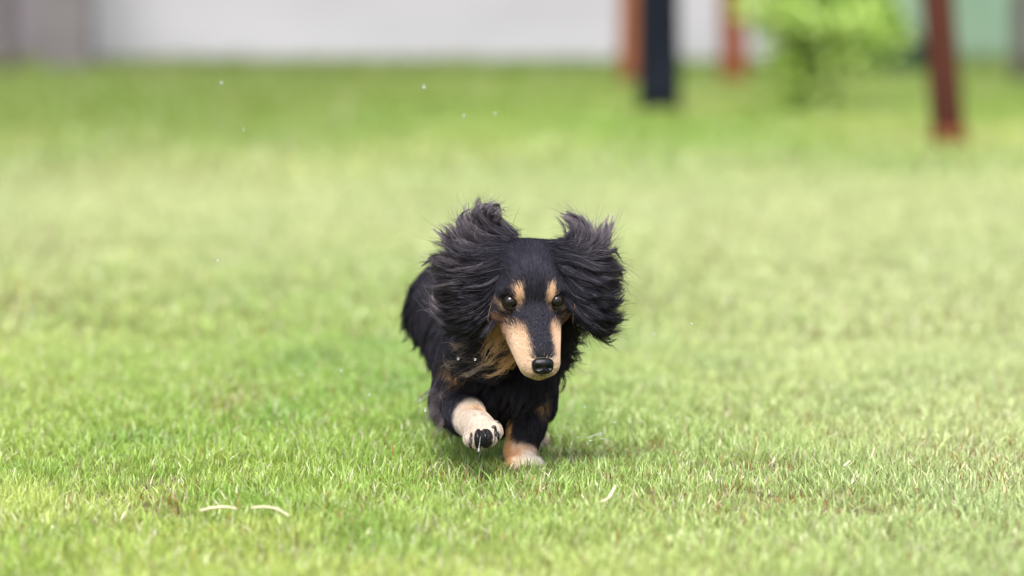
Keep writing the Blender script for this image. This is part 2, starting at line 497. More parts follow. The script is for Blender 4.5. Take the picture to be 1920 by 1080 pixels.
# ---------------------------------------------------------------- dog
DOG = empty('running_dog', (at(930, 880, 4.80)[0], 4.80, 0))
props(DOG, 'long-haired black and tan dachshund running over the lawn with ears flying', 'dog')
DLOC = np.array(DOG.location)
# head frame: origin between the eyes, centimetres; x right in the picture, y away from the camera, z up
E0 = at(1001, 566, 4.625)
yaw = math.radians(11)
HR = np.array([[math.cos(yaw), -math.sin(yaw), 0], [math.sin(yaw), math.cos(yaw), 0], [0, 0, 1.0]])
# local point (0,-6,..) must move to +x
def hp(x, y, z): return E0 + HR @ (np.array([x, y, z]) * .01)
def tohead(P): return (P - E0) @ HR * 100
PR = []   # primitives: (group, kind, data, k)
def cap(g, a, ra, b=None, rb=None, k=.010):
    a = np.asarray(a, float); b = a if b is None else np.asarray(b, float)
    PR.append((g, 'c', (a, b, ra, ra if rb is None else rb), k))
def ell(g, c, r, R=np.eye(3), k=.010):
    PR.append((g, 'e', (np.asarray(c, float), np.asarray(r, float), R), k))
def chain(g, pts, k=.010):
    for (a, ra), (b, rb) in zip(pts[:-1], pts[1:]): cap(g, a, ra, b, rb, k)
def prim_d(pr, P):
    g, kind, d, k = pr
    if kind == 'c':
        a, b, ra, rb = d
        ab = b - a; l2 = ab @ ab
        if l2 < 1e-12: return np.linalg.norm(P - a, axis=-1) - ra
        t = np.clip(((P - a) @ ab) / l2, 0, 1)
        return np.linalg.norm(P - a - t[..., None] * ab, axis=-1) - (ra + (rb - ra) * t)
    c, r, R = d
    q = (P - c) @ R
    k0 = np.linalg.norm(q / r, axis=-1); k1 = np.linalg.norm(q / r ** 2, axis=-1) + 1e-9
    return k0 * (k0 - 1) / k1
# torso
chain('neck', [(hp(-.3, 7, 1), .043), (at(965, 600, 4.765), .050), (at(930, 672, 4.80), .060)], .02)
chain('torso', [(at(930, 695, 4.815), .061), (at(905, 655, 4.93), .064), (at(880, 615, 5.04), .057), (at(846, 566, 5.13), .054)], .02)
cap('torso', at(932, 725, 4.80), .052, at(915, 715, 4.90), .050, .02)
# legs
SHL, SHR = at(868, 682, 4.80), at(1000, 690, 4.80)
RL = [(SHL, .033), (at(857, 745, 4.79), .031), (at(872, 779, 4.71), .0225), (at(893, 799, 4.63), .0170), (at(901, 806, 4.61), .0185)]
chain('raised', RL, .009)
SL = [(SHR, .034), (at(998, 750, 4.79), .029), (at(986, 806, 4.75), .0205), (at(976, 846, 4.735), .0175), (at(979, 868, 4.715), .0155), (at(988, 874, 4.69), .012)]
chain('planted', SL, .009)
H1 = [(at(815, 585, 5.08), .037), (at(862, 655, 5.00), .026), (at(878, 720, 5.09), .018), (at(895, 795, 5.04), .014), (at(898, 812, 5.01), .015)]
chain('hind', H1, .012)
H2 = [(at(905, 600, 5.10), .036), (at(945, 690, 4.98), .029), (at(985, 730, 5.04), .017), (at(996, 815, 4.96), .014), (at(1003, 838, 4.93), .015)]
chain('hind', H2, .012)
chain('tail', [(at(858, 565, 5.16), .018), (at(880, 560, 5.28), .013), (at(905, 575, 5.42), .007)], .01)
# toes of the raised paw (sole turned to the camera) and of the planted paw
TOES = [(at(883, 823, 4.598), .0085), (at(898, 826, 4.588), .0098), (at(916, 821, 4.588), .0098), (at(928, 810, 4.598), .0085)]
for c, r in TOES: cap('raised', at(901, 803, 4.615), .012, c, r, .004)
cap('raised', at(927, 800, 4.60), .0062, k=.004)
for tx, ty in ((966, 4.690), (978, 4.680), (992, 4.678), (1004, 4.688)):
    g = at(tx, 876, ty); g[2] = .011; cap('planted', g, .0100, k=.0025)
for bx, by in ((886, 4.985), (900, 4.98), (912, 4.99), (996, 4.905), (1006, 4.90), (1016, 4.91)):
    g = at(bx, 840, by); g[2] = .012; cap('hind', g, .0095, k=.004)
# head
ell('head', hp(0, 4.6, 1.9), (.0460, .056, .0500), HR)
cap('head', hp(-2.4, 4.8, 4.3), .026, hp(2.4, 4.8, 4.3), .026, .014)
cap('head', hp(-2.3, 1.4, 1.3), .0185, k=.010); cap('head', hp(2.3, 1.4, 1.3), .0185, k=.010)
cap('head', hp(-2.9, 3.0, -1.0), .0215, k=.015); cap('head', hp(2.9, 3.0, -1.0), .0215, k=.015)
cap('head', hp(0, 1.8, -1.2), .0250, hp(0, -3.6, -6.0), .0170, .010)           # bridge
cap('head', hp(-1.2, 1.8, -3.0), .0230, hp(-.80, -3.6, -7.1), .0160, .008)     # lips
cap('head', hp(1.2, 1.8, -3.0), .0230, hp(.75, -3.6, -7.1), .0155, .008)
cap('head', hp(0, 3.0, -4.2), .0230, hp(0, -2.9, -8.0), .0105, .006)           # lower jaw
cap('head', hp(-4.3, 5.2, 4.4), .019, k=.018); cap('head', hp(4.3, 5.2, 4.4), .019, k=.018)  # ear roots

LO = np.array([-.20, 4.50, -.004]); HI = np.array([.13, 5.46, .33]); GH = .0025
nn = np.ceil((HI - LO) / GH).astype(int)
gx = [LO[i] + GH * np.arange(nn[i]) for i in range(3)]
SDF = np.full(tuple(nn), 1.0, dtype=np.float32)
for pr in PR:
    if pr[1] == 'c':
        a, b, ra, rb = pr[2]; r = max(ra, rb) + .035; lo = np.minimum(a, b) - r; hi = np.maximum(a, b) + r
    else:
        c, r3, R = pr[2]; r = r3.max() + .035; lo = c - r; hi = c + r
    i0 = np.clip(((lo - LO) / GH).astype(int), 0, nn - 1); i1 = np.clip(((hi - LO) / GH).astype(int) + 1, 1, nn)
    G = np.stack(np.meshgrid(*[gx[i][i0[i]:i1[i]] for i in range(3)], indexing='ij'), -1)
    d = prim_d(pr, G).astype(np.float32)
    sl_ = tuple(slice(i0[i], i1[i]) for i in range(3))
    f = SDF[sl_]; k = pr[3]
    h = np.maximum(k - np.abs(f - d), 0) / k
    SDF[sl_] = np.minimum(f, d) - h * h * k * .25
def sdf(P):
    q = (P - LO) / GH
    q = np.clip(q, 0, nn - 1.001); i = q.astype(int); f = q - i
    r = 0
    for dx in (0, 1):
        for dy in (0, 1):
            for dz in (0, 1):
                w_ = (f[..., 0] if dx else 1 - f[..., 0]) * (f[..., 1] if dy else 1 - f[..., 1]) * (f[..., 2] if dz else 1 - f[..., 2])
                r = r + w_ * SDF[i[..., 0] + dx, i[..., 1] + dy, i[..., 2] + dz]
    return r
def grad(P):
    e = GH
    g = np.stack([sdf(P + np.eye(3)[i] * e) - sdf(P - np.eye(3)[i] * e) for i in range(3)], -1)
    return g / (np.linalg.norm(g, axis=-1, keepdims=True) + 1e-9)
# eyes: find the surface in front of each socket, carve it
def surf_front(x, z):
    ys_ = np.arange(-9, 6, .05)
    P = np.array([hp(x, y, z) for y in ys_]); d = sdf(P)
    k = np.argmax(d < 0)
    return ys_[k]
EYES = []
for ex in (-2.85, 2.85):
    ys_ = surf_front(ex, -.02)
    EYES.append(hp(ex, ys_ + .40, -.02))
NOSE_Y = surf_front(0, -7.0)
for c in EYES:
    G0 = np.clip(((c - .03 - LO) / GH).astype(int), 0, nn - 1); G1 = np.clip(((c + .03 - LO) / GH).astype(int), 1, nn)
    G = np.stack(np.meshgrid(*[gx[i][G0[i]:G1[i]] for i in range(3)], indexing='ij'), -1)
    sl_ = tuple(slice(G0[i], G1[i]) for i in range(3))
    q = (G - c) @ HR
    d = (np.linalg.norm(q / np.array([1.12, 1.0, .98]), axis=-1) - .0082)
    k = .003; f = SDF[sl_]; d = -d
    h = np.maximum(k - np.abs(f - d), 0) / k
    SDF[sl_] = np.maximum(f, d) + h * h * k * .25

def surface_nets(f, lo, h):
    s = f < 0
    nx, ny, nz_ = f.shape
    c8 = [(i, j, k) for i in (0, 1) for j in (0, 1) for k in (0, 1)]
    def sub(a, o): return a[o[0]:nx - 1 + o[0], o[1]:ny - 1 + o[1], o[2]:nz_ - 1 + o[2]]
    cnt = sum(sub(s, o).astype(np.int8) for o in c8)
    act = (cnt > 0) & (cnt < 8)
    idx = np.full(act.shape, -1, dtype=np.int64); ci = np.argwhere(act); idx[act] = np.arange(len(ci))
    acc = np.zeros((len(ci), 3)); num = np.zeros(len(ci))
    for a in c8:
        for ax in range(3):
            if a[ax] == 0:
                b = list(a); b[ax] = 1
                fa = f[ci[:, 0] + a[0], ci[:, 1] + a[1], ci[:, 2] + a[2]]; fb = f[ci[:, 0] + b[0], ci[:, 1] + b[1], ci[:, 2] + b[2]]
                m = (fa < 0) != (fb < 0)
                t = np.where(m, fa / np.where(m, fa - fb, 1), 0)
                p = np.array(a, float)[None] + t[:, None] * np.eye(3)[ax]
                acc += np.where(m[:, None], p, 0); num += m
    V = lo + h * (ci + acc / num[:, None])
    F = []
    for ax in range(3):
        o1, o2 = [(1, 2), (2, 0), (0, 1)][ax]
        A = np.take(s, range(0, s.shape[ax] - 1), ax); B = np.take(s, range(1, s.shape[ax]), ax)
        e = np.argwhere(A != B)
        e = e[(e[:, o1] > 0) & (e[:, o2] > 0) & (e[:, o1] < s.shape[o1] - 1) & (e[:, o2] < s.shape[o2] - 1)]
        q = []
        for d1, d2 in ((-1, -1), (0, -1), (0, 0), (-1, 0)):
            c = e.copy(); c[:, o1] += d1; c[:, o2] += d2
            q.append(idx[c[:, 0], c[:, 1], c[:, 2]])
        q = np.stack(q, -1)
        fl = ~s[e[:, 0], e[:, 1], e[:, 2]]
        q[fl] = q[fl][:, ::-1]
        F.append(q)
    return V, np.concatenate(F)
BV, BF = surface_nets(SDF, LO, GH)

# ---- coat colours
BLACK = np.array([.0065, .006, .0085]); CHAR = np.array([.030, .025, .030]); GREYB = np.array([.20, .165, .175])
TAN = np.array([.60, .34, .15]); CREAM = np.array([.80, .60, .42]); PALE = np.array([.54, .45, .365]); RUST = np.array([.46, .20, .07])
def group_d(P):
    D = {}
    for pr in PR:
        d = prim_d(pr, P)
        D[pr[0]] = d if pr[0] not in D else np.minimum(D[pr[0]], d)
    return D
def blob(P, c, r):
    return np.exp(-(np.linalg.norm((P - c) / r, axis=-1)) ** 2)
def axis_t(P, pts):
    """how far along a limb (0..1) each point lies"""
    q = np.array([p for p, _ in pts]); L = np.r_[0, np.cumsum(np.linalg.norm(np.diff(q, axis=0), axis=1))]
    best = np.full(len(P), 9.0); t = np.zeros(len(P))
    for i in range(len(q) - 1):
        ab = q[i + 1] - q[i]; u = np.clip(((P - q[i]) @ ab) / (ab @ ab), 0, 1)
        d = np.linalg.norm(P - q[i] - u[:, None] * ab, axis=1)
        m = d < best; best = np.where(m, d, best); t = np.where(m, (L[i] + u * (L[i + 1] - L[i])) / L[-1], t)
    return t
def coat(P, jit=0.0):
    """base colour of the coat at body points; jit roughens the borders between patches"""
    N = len(P); D = group_d(P); H = tohead(P)
    names = list(D); best = np.argmin(np.stack([D[k] for k in names], -1), -1)
    g = np.array(names)[best]
    jn = rng.normal(0, 1, (N, 2)) * jit
    x = np.abs(H[:, 0] - .18 * smooth(-2, -5, H[:, 2])) + jn[:, 0]; z = H[:, 2] + jn[:, 1]; y = H[:, 1]; sx = H[:, 0]
    col = np.tile(BLACK, (N, 1))
    hd = (g == 'head')
    def put(mask, c):
        nonlocal col
        col = lerp(col, c, np.clip(mask, 0, 1)[:, None])
    front = smooth(6.5, 4.5, y)
    # muzzle: cream sides, dark bridge
    mz = smooth(-2.0, -2.9, z - .30 * (x - 2.2)) * hd
    put(mz * smooth(7.5, 5.5, y), lerp(TAN, CREAM, np.clip((-z - 1.8) / 2.6, 0, 1)[:, None]))
    put(smooth(-1.3, -2.2, z) * smooth(2.7, 3.6, x) * hd, lerp(TAN, RUST, .6) * .7)
    bw = 1.42 + .15 * smooth(-5, -2.5, z) + .8 * smooth(-3.0, -1.2, z)
    put(smooth(bw + .34, bw - .30, x) * smooth(-6.55, -6.25, z) * hd * front * smooth(0.5, .3, 0 * x), BLACK * 2.2)
    put(np.exp(-((x - 2.0) / .55) ** 2) * mz * .4 * smooth(-7.2, -6, z), TAN)
    # mottled dark patch under each eye
    pt_ = np.exp(-(((x - 3.0) / 1.05) ** 2 + ((z + 2.0) / 1.15) ** 2)) * hd
    put(np.clip(pt_ * 1.7, 0, 1) * (rng.random(N) < .66 if jit else .68), BLACK * 2)
    # eyebrow spots
    br = ((x - 1.85 + .12 * (z - .9) ** 2) / .52) ** 2 + ((z - .78) / 1.04) ** 2
    put(smooth(1.45, .45, br) * hd * front, CREAM * np.array([1., .86, .72]))
    rim = np.exp(-((np.hypot((x - 2.85) / 1.22, (z + .02) / 1.12) - 1.0) / .15) ** 2)
    put(rim * .62 * hd * front * smooth(.55, -.1, z - .0 * x), lerp(TAN, CREAM, .3) * .7)
    # chin, throat and ruff
    put(smooth(-8.3, -8.7, z) * hd * (y < 0), CREAM * np.array([.8, .75, .55]))
    put(smooth(-3.5, -4.5, z) * hd * smooth(3, 5, y), TAN * .7)
    put(blob(P, at(928, 648, 4.73), .026) * 1.2 * (g != 'head'), TAN * .8)
    # spots on the chest
    put(blob(P, at(866, 697, 4.765), .017) * 1.5, TAN * .75)
    put(blob(P, at(1003, 752, 4.76), .012) * 1.2, TAN * .6)
    # legs
    tL = axis_t(P, RL) + jn[:, 0] * .03
    lp = smooth(.53, .66, tL + 5.0 * (P[:, 0] - at(885, 0, 4.7)[0])) * (g == 'raised')
    put(lp, PALE)
    put(lp * blob(P, at(912, 772, 4.66), .020) * 1.2, TAN * .9)
    tS = axis_t(P, SL) + jn[:, 0] * .03
    put(smooth(.66, .72, tS) * (g == 'planted'), lerp(CREAM, PALE, .4))
    put(smooth(.45, .55, tS) * smooth(.002, -.004, P[:, 0] + jn[:, 0] * .004 - at(962, 800, 4.74)[0]) * (g == 'planted'), TAN * .9)
    put(blob(P, at(968, 865, 4.71), .020) * (g == 'planted'), RUST * 1.1)
    st = smooth(.014, .007, np.abs(P[:, 0] + jn[:, 0] * .004 - at(983, 800, 4.74)[0])) * smooth(.80, .73, tS)
    put(st * (g == 'planted'), BLACK)
    put(smooth(.07, .05, P[:, 2] + jn[:, 0] * .01) * (g == 'hind'), PALE * .9)
    put(smooth(.80, .88, tS) * smooth(-.002, .012, P[:, 0] - at(975, 860, 4.7)[0]) * (g == 'planted'), np.array([.80, .70, .60]))
    # ticking of grey in the black of the body
    return col, g, H
BC, _, _ = coat(BV)
body = mesh_obj('body', BV, BF, skin_mat('dog_skin'), DOG, cols=BC * .8)

# ---- strands
FUR = fur_mat('fur', .046, .26); EARF = fur_mat('ear_fur', .046, .28); LIGHTF = fur_mat('pale_fur', .10, .5)
def strands(name, P, rad, cols, mat, parent):
    """P (N,K,3) strand points, rad (K,) or (N,K), cols (N,3) or (N,K,3)"""
    N, K, _ = P.shape
    hc = bpy.data.hair_curves.new(name)
    hc.add_curves([K] * N)
    L = P.reshape(-1, 3).astype(np.float32) - (DLOC).astype(np.float32)
    hc.attributes['position'].data.foreach_set('vector', L.ravel())
    ra = hc.attributes.get('radius') or hc.attributes.new('radius', 'FLOAT', 'POINT')
    R = np.broadcast_to(np.asarray(rad, dtype=np.float32), (N, K)) if np.ndim(rad) < 2 else rad
    ra.data.foreach_set('value', np.ascontiguousarray(R, dtype=np.float32).ravel())
    ca = hc.attributes.new('col', 'FLOAT_COLOR', 'POINT')
    C = np.ones((N, K, 4), dtype=np.float32); C[..., :3] = cols if cols.ndim == 3 else cols[:, None, :]
    ca.data.foreach_set('color', C.ravel())
    hc.materials.append(mat)
    o = bpy.data.objects.new(name, hc)
    COL.objects.link(o); o.parent = parent
    return o
def nrm(a): return a / (np.linalg.norm(a, axis=-1, keepdims=True) + 1e-9)

# triangles of the body for rooting hair
T = np.concatenate([BF[:, [0, 1, 2]], BF[:, [0, 2, 3]]])
A = np.linalg.norm(np.cross(BV[T[:, 1]] - BV[T[:, 0]], BV[T[:, 2]] - BV[T[:, 0]]), axis=1) / 2
TC = BV[T].mean(1)
HT = tohead(TC)
onhead = (HT[:, 1] < 7) & (HT[:, 2] > -9.5) & (np.abs(HT[:, 0]) < 5.5)
dens = np.where(onhead, 95e4, 16e4) * np.where(TC[:, 2] < .1, 1.6, 1)
ex = np.min([np.linalg.norm(TC - c, axis=1) for c in EYES], axis=0)
nc = hp(0, NOSE_Y, -7.3)
dens = dens * (ex > .0118) * (np.linalg.norm((TC - nc) @ HR / np.array([1.45, 1.3, 1.05]), axis=1) > .0098)
wgt = A * dens
NH = int(wgt.sum())
ti = rng.choice(len(T), NH, p=wgt / wgt.sum())
uv = rng.random((NH, 2)); fl = uv.sum(1) > 1; uv[fl] = 1 - uv[fl]
R0 = BV[T[ti, 0]] + uv[:, :1] * (BV[T[ti, 1]] - BV[T[ti, 0]]) + uv[:, 1:] * (BV[T[ti, 2]] - BV[T[ti, 0]])
NN = grad(R0)
CC_, GG, HH = coat(R0, .17)
# flow: head hair runs back from the nose, body hair back and down, leg hair down the limb
flow = np.zeros((NH, 3)); Lh = np.full(NH, .020); lift = np.full(NH, .35)
hd = (GG == 'head')
nose = hp(0, -6.0, -7.0)
fh = nrm(R0 - nose) + np.array([0, 0, .25]) + 0 * R0
side = np.sign(HH[:, 0])[:, None] * (HR @ np.array([1.0, 0, 0])) * smooth(0, 5, HH[:, 2])[:, None] * 1.1 * np.clip(np.abs(HH[:, :1]) / 3, 0, 1)
fh = fh + side
jaw = hd & (HH[:, 2] < -4) & (HH[:, 1] > 0)
fh[jaw] += np.array([-.3, .3, -.8])
flow[hd] = fh[hd]
Lh[hd] = (.0042 + .0045 * smooth(-3, 1, HH[:, 2]) + .006 * smooth(2, 6, HH[:, 2]) + .012 * smooth(1.5, 4, HH[:, 2]) * smooth(2.2, 4.2, np.abs(HH[:, 0])) + .012 * smooth(4, 8, HH[:, 1]))[hd]
Lh[jaw] = .014
lift[hd] = np.where(HH[hd, 2] < -.5, .10, .24)
ds = nrm(np.min([np.linalg.norm(R0 - c, axis=1) for c in EYES], axis=0)[:, None])[:, 0]
de = np.min([np.linalg.norm(R0 - c, axis=1) for c in EYES], axis=0)
Lh = np.where(de < .014, Lh * .55, Lh)
bodyv = at(855, 582, 5.13) - at(930, 695, 4.815)
tor = np.isin(GG, ['torso', 'neck', 'tail'])
flow[tor] = nrm(bodyv) + np.array([0, 0, -.75])
chest = tor & (NN[:, 1] < -.2)
flow[chest] = np.array([-.15, .15, -1])
Lh[tor] = .026; Lh[chest] = .036; lift[chest] = .30
low = tor & (NN[:, 2] < -.3); Lh[low] = .034; flow[low] = np.array([-.1, .6, -.8])
rz = (GG == 'raised'); tt = axis_t(R0, RL)
flow[rz] = np.array([.05, .15, -1]); Lh[rz] = (.024 - .019 * smooth(.3, .75, tt))[rz]
Lh[rz & (tt > .45) & (tt < .86)] = .0085;
fr = rz & (tt > .45); flow[fr] = nrm(RL[-1][0] - RL[1][0]) * .45 + np.array([-.15, 0, -1.0]); lift[fr] = .05
pl = (GG == 'planted'); tt2 = axis_t(R0, SL)
flow[pl] = np.array([0, .1, -1]); Lh[pl] = (.020 - .014 * smooth(.3, .8, tt2))[pl]; lift[pl] = .18
hl = (GG == 'hind'); flow[hl] = np.array([-.15, .5, -1]); Lh[hl] = np.where(R0[:, 2] < .09, .007, .030)[hl]
toe = (rz & (tt > .86)) | (pl & (tt2 > .86)); Lh[toe] = .0035
Lh = Lh * rng.uniform(.65, 1.2, NH)
t0 = nrm(flow - NN * np.sum(flow * NN, -1, keepdims=True))
t0 = nrm(t0 + rng.normal(0, .10, (NH, 3)))
def grow(R0, NN, t0, L, lift, K, droop=.25, clumps=0, wave=.0, clump_w=.6):
    N = len(R0); P = np.zeros((N, K, 3)); P[:, 0] = R0 - NN * .0008
    st = (L / (K - 1))[:, None]
    d = nrm(t0 + NN * lift[:, None])
    ph = rng.uniform(0, 6.28, (N, 1)); sd_ = nrm(np.cross(t0, NN))
    for k in range(1, K):
        f = k / (K - 1)
        d = nrm(d + t0 * .25 - NN * lift[:, None] * .15 + np.array([0, 0, -1.0]) * droop * f)
        P[:, k] = P[:, k - 1] + d * st
    for k in range(1, K):
        q = P[:, k]; s = sdf(q); m = s < .0008 + .001 * k / K
        if m.any():
            g = grad(q[m]); P[m, k] = q[m] + g * (.0012 + .001 * k / K - s[m])[:, None]
    if wave:
        f = np.linspace(0, 1, K)[None, :, None]
        P = P + sd_[:, None, :] * (np.sin(ph[:, :, None] + f * 7) * f * wave)
    if clumps:
        ci = rng.choice(N, clumps, replace=False); B = R0[ci]
        own = np.concatenate([np.argmin(((R0[i:i + 2000, None] - B[None]) ** 2).sum(-1), 1) for i in range(0, N, 2000)])
        f = np.linspace(0, 1, K)[None, :, None]
        dist = np.linalg.norm(R0 - B[own], axis=1)[:, None, None]
        tgt = P[ci][own]
        P = P * (1 - f * clump_w) + tgt * f * clump_w
    return P
short = hd | toe | fr | (pl & (tt2 > .6))
hs = np.where(short)[0]; lg = np.where(~short)[0]
pal = CC_[hs].max(1) > .12
hs = np.concatenate([hs[~pal], hs[pal]]); nd = int((~pal).sum())
P1 = np.concatenate([grow(R0[hs[:nd]], NN[hs[:nd]], t0[hs[:nd]], Lh[hs[:nd]], lift[hs[:nd]], 5, .02, clumps=2600, clump_w=.2),
                     grow(R0[hs[nd:]], NN[hs[nd:]], t0[hs[nd:]], Lh[hs[nd:]] * 1.25, lift[hs[nd:]] * .6, 5, .03)])
c1 = CC_[hs] * np.where(CC_[hs].max(1) > .12, rng.uniform(.84, 1.12, len(hs)), rng.uniform(.62, 1.25, len(hs)))[:, None]
gt = (rng.random(len(hs)) < .07)[:, None] & (CC_[hs].max(1) < .1)[:, None]
c1 = np.where(gt, c1 + np.array([.04, .038, .046]), c1)
darkm = CC_[hs].max(1) < .12
K = 5; taper = np.array([1, .95, .8, .55, .2])
strands('short_fur', P1[darkm], .00017 * taper, c1[darkm], FUR, DOG)
strands('pale_short_fur', P1[~darkm], .00013 * taper, c1[~darkm], LIGHTF, DOG)
P2 = grow(R0[lg], NN[lg], t0[lg], Lh[lg], lift[lg], 7, .22, clumps=2200, wave=.0022, clump_w=.5)
tips = np.clip(rng.normal(.25, .25, (len(lg), 1, 1)), 0, 1) * np.linspace(0, 1, 7)[None, :, None] ** 1.5
c2 = lerp(CC_[lg][:, None, :] * rng.uniform(.6, 1.3, (len(lg), 1, 1)), CHAR * 1.6, tips * (CC_[lg].max(1) < .12)[:, None, None])
strands('body_fur', P2, .00024 * np.array([1, 1, .95, .85, .7, .5, .2]), c2, FUR, DOG)

# ---- guided locks (ears, ruff, feathering)
def resample(g, K):
    g = np.asarray(g, float); L = np.r_[0, np.cumsum(np.linalg.norm(np.diff(g, axis=0), axis=1))]; L /= L[-1]
    # Catmull-Rom through the points
    n_ = len(g); ge = np.vstack([2 * g[0] - g[1], g, 2 * g[-1] - g[-2]])
    out_ = []
    for u in np.linspace(0, 1, K):
        i = min(np.searchsorted(L, u, side='right') - 1, n_ - 2); t = (u - L[i]) / (L[i + 1] - L[i])
        p0, p1, p2, p3 = ge[i], ge[i + 1], ge[i + 2], ge[i + 3]
        out_.append(.5 * (2 * p1 + (p2 - p0) * t + (2 * p0 - 5 * p1 + 4 * p2 - p3) * t * t + (3 * p1 - p0 - 3 * p2 + p3) * t ** 3))
    return np.array(out_)
def gd(pts, deps, s=1.0):
    """guide from photo pixels and depths"""
    pts = [(pts[0][0] + (x - pts[0][0]) * s, pts[0][1] + (y - pts[0][1]) * s) for x, y in pts]
    dd = np.interp(np.linspace(0, 1, len(pts)), np.linspace(0, 1, len(deps)), deps)
    return resample([at(x, y, d) for (x, y), d in zip(pts, dd)], 12)
def fan(guides, N, nclump, spread, wave, cfun, rad, thick=.006, clump_w=.75, lenj=(.55, 1.05), wfreq=2.0, drift=.004):
    """hair filling the sheet spanned by neighbouring guides, gathered in wet-looking locks"""
    G = np.array(guides); g, K, _ = G.shape
    def sheet(u, off):
        i = np.clip(np.floor(u).astype(int), 0, g - 2); f = (u - i)[:, None, None]
        f = f * f * (3 - 2 * f) * .35 + f * .65
        return G[i] * (1 - f) + G[i + 1] * f + off
    cu = rng.uniform(0, g - 1, nclump); coff = rng.normal(0, thick, (nclump, 1, 3)) * np.linspace(.5, 1, K)[None, :, None] + rng.normal(0, drift, (nclump, 1, 3)) * (np.linspace(0, 1, K) ** 2)[None, :, None]
    cc = sheet(cu, coff)
    # slow wander of whole locks
    ph = rng.uniform(0, 6.28, (nclump, 3)); f = np.linspace(0, 1, K)
    for a in range(3):
        cc[:, :, a] += (np.sin(ph[:, a:a + 1] + f * wfreq * 6.28 * .6) * f * wave * 1.6)
    cs = rng.uniform(*lenj, nclump)
    own = rng.integers(0, nclump, N)
    P = np.zeros((N, K, 3))
    sc = np.clip(cs[own] * rng.uniform(.85, 1.08, N), .3, 1.1)
    fr_ = np.clip(f[None] * sc[:, None], 0, 1) * (K - 1)
    i = np.clip(fr_.astype(int), 0, K - 2); t = (fr_ - i)[..., None]
    C = cc[own]
    P = np.take_along_axis(C, i[..., None].repeat(3, 2), 1) * (1 - t) + np.take_along_axis(C, (i + 1)[..., None].repeat(3, 2), 1) * t
    r0 = rng.normal(0, 1, (N, 1, 3)) * spread
    prof = (1 - clump_w * np.sin(np.clip(f, 0, 1) * np.pi / 2))[None, :, None]
    P += r0 * prof
    ph = rng.uniform(0, 6.28, (N, 3))
    for a in range(3):
        P[:, :, a] += np.sin(ph[:, a:a + 1] + f * wfreq * 6.28) * f * wave * .35
    stray = rng.random(N) < .08
    P[stray] += rng.normal(0, .010, (stray.sum(), 1, 3)) * (f ** 2)[None, :, None]
    cols = cfun(own, cu, f, N, nclump)
    return P, cols
def ear_cols(dark, light, pl_, up):
    def fn(own, cu, f, N, nc_):
        k = rng.random(nc_); lift_ = np.interp(cu, *up)
        a = np.clip(lift_ * (.15 + 1.05 * k ** 1.5), 0, 1)[own][:, None] * (f[None] ** 1.5)
        c = lerp(dark * rng.uniform(.4, 1.3, (N, 1, 1)), light, a[..., None])
        c = c + (rng.random((N, 1, 1)) < .10) * np.array([.085, .075, .085])  # a few strands lightened: sheen painted into the hair colour
        return lerp(c, pl_, (np.clip(a - .75, 0, 1) * .9)[..., None])
    return fn
LE = [gd(p, d, .885) for p, d in (
    ([(958, 452), (930, 432), (919, 412), (915, 396), (924, 387), (934, 394)], (4.675, 4.69, 4.70)),
    ([(956, 456), (918, 430), (903, 408), (899, 394), (912, 383)], (4.67, 4.685, 4.70)),
    ([(954, 460), (908, 436), (887, 413), (882, 398), (896, 388)], (4.665, 4.675, 4.70)),
    ([(952, 465), (898, 446), (873, 424), (866, 406), (876, 396)], (4.66, 4.665, 4.70)),
    ([(950, 470), (888, 456), (866, 440), (858, 430), (856, 424)], (4.66, 4.66, 4.70)),
    ([(948, 476), (884, 468), (852, 458), (830, 442), (811, 430)], (4.655, 4.65, 4.70)),
    ([(947, 482), (882, 478), (852, 476), (834, 470), (826, 468)], (4.655, 4.65, 4.70)),
    ([(946, 488), (882, 494), (846, 491), (820, 482), (803, 488)], (4.65, 4.64, 4.70)),
    ([(944, 494), (888, 508), (850, 513), (820, 508), (802, 500)], (4.65, 4.635, 4.70)),
    ([(943, 500), (890, 522), (852, 528), (822, 527), (802, 520)], (4.65, 4.63, 4.70)),
    ([(942, 507), (892, 538), (856, 545), (826, 543), (806, 537)], (4.65, 4.63, 4.70)),
    ([(939, 515), (895, 553), (862, 562), (830, 560), (808, 552)], (4.65, 4.63, 4.70)),
    ([(935, 525), (898, 566), (866, 580), (836, 578), (812, 570)], (4.65, 4.63, 4.70)),
    ([(931, 536), (898, 577), (868, 594), (838, 596), (815, 588)], (4.65, 4.635, 4.70)),
    ([(930, 546), (902, 586), (874, 606), (842, 608), (814, 584)], (4.65, 4.635, 4.70)),
    ([(926, 556), (901, 598), (872, 622), (842, 626), (818, 604)], (4.65, 4.64, 4.70)))]
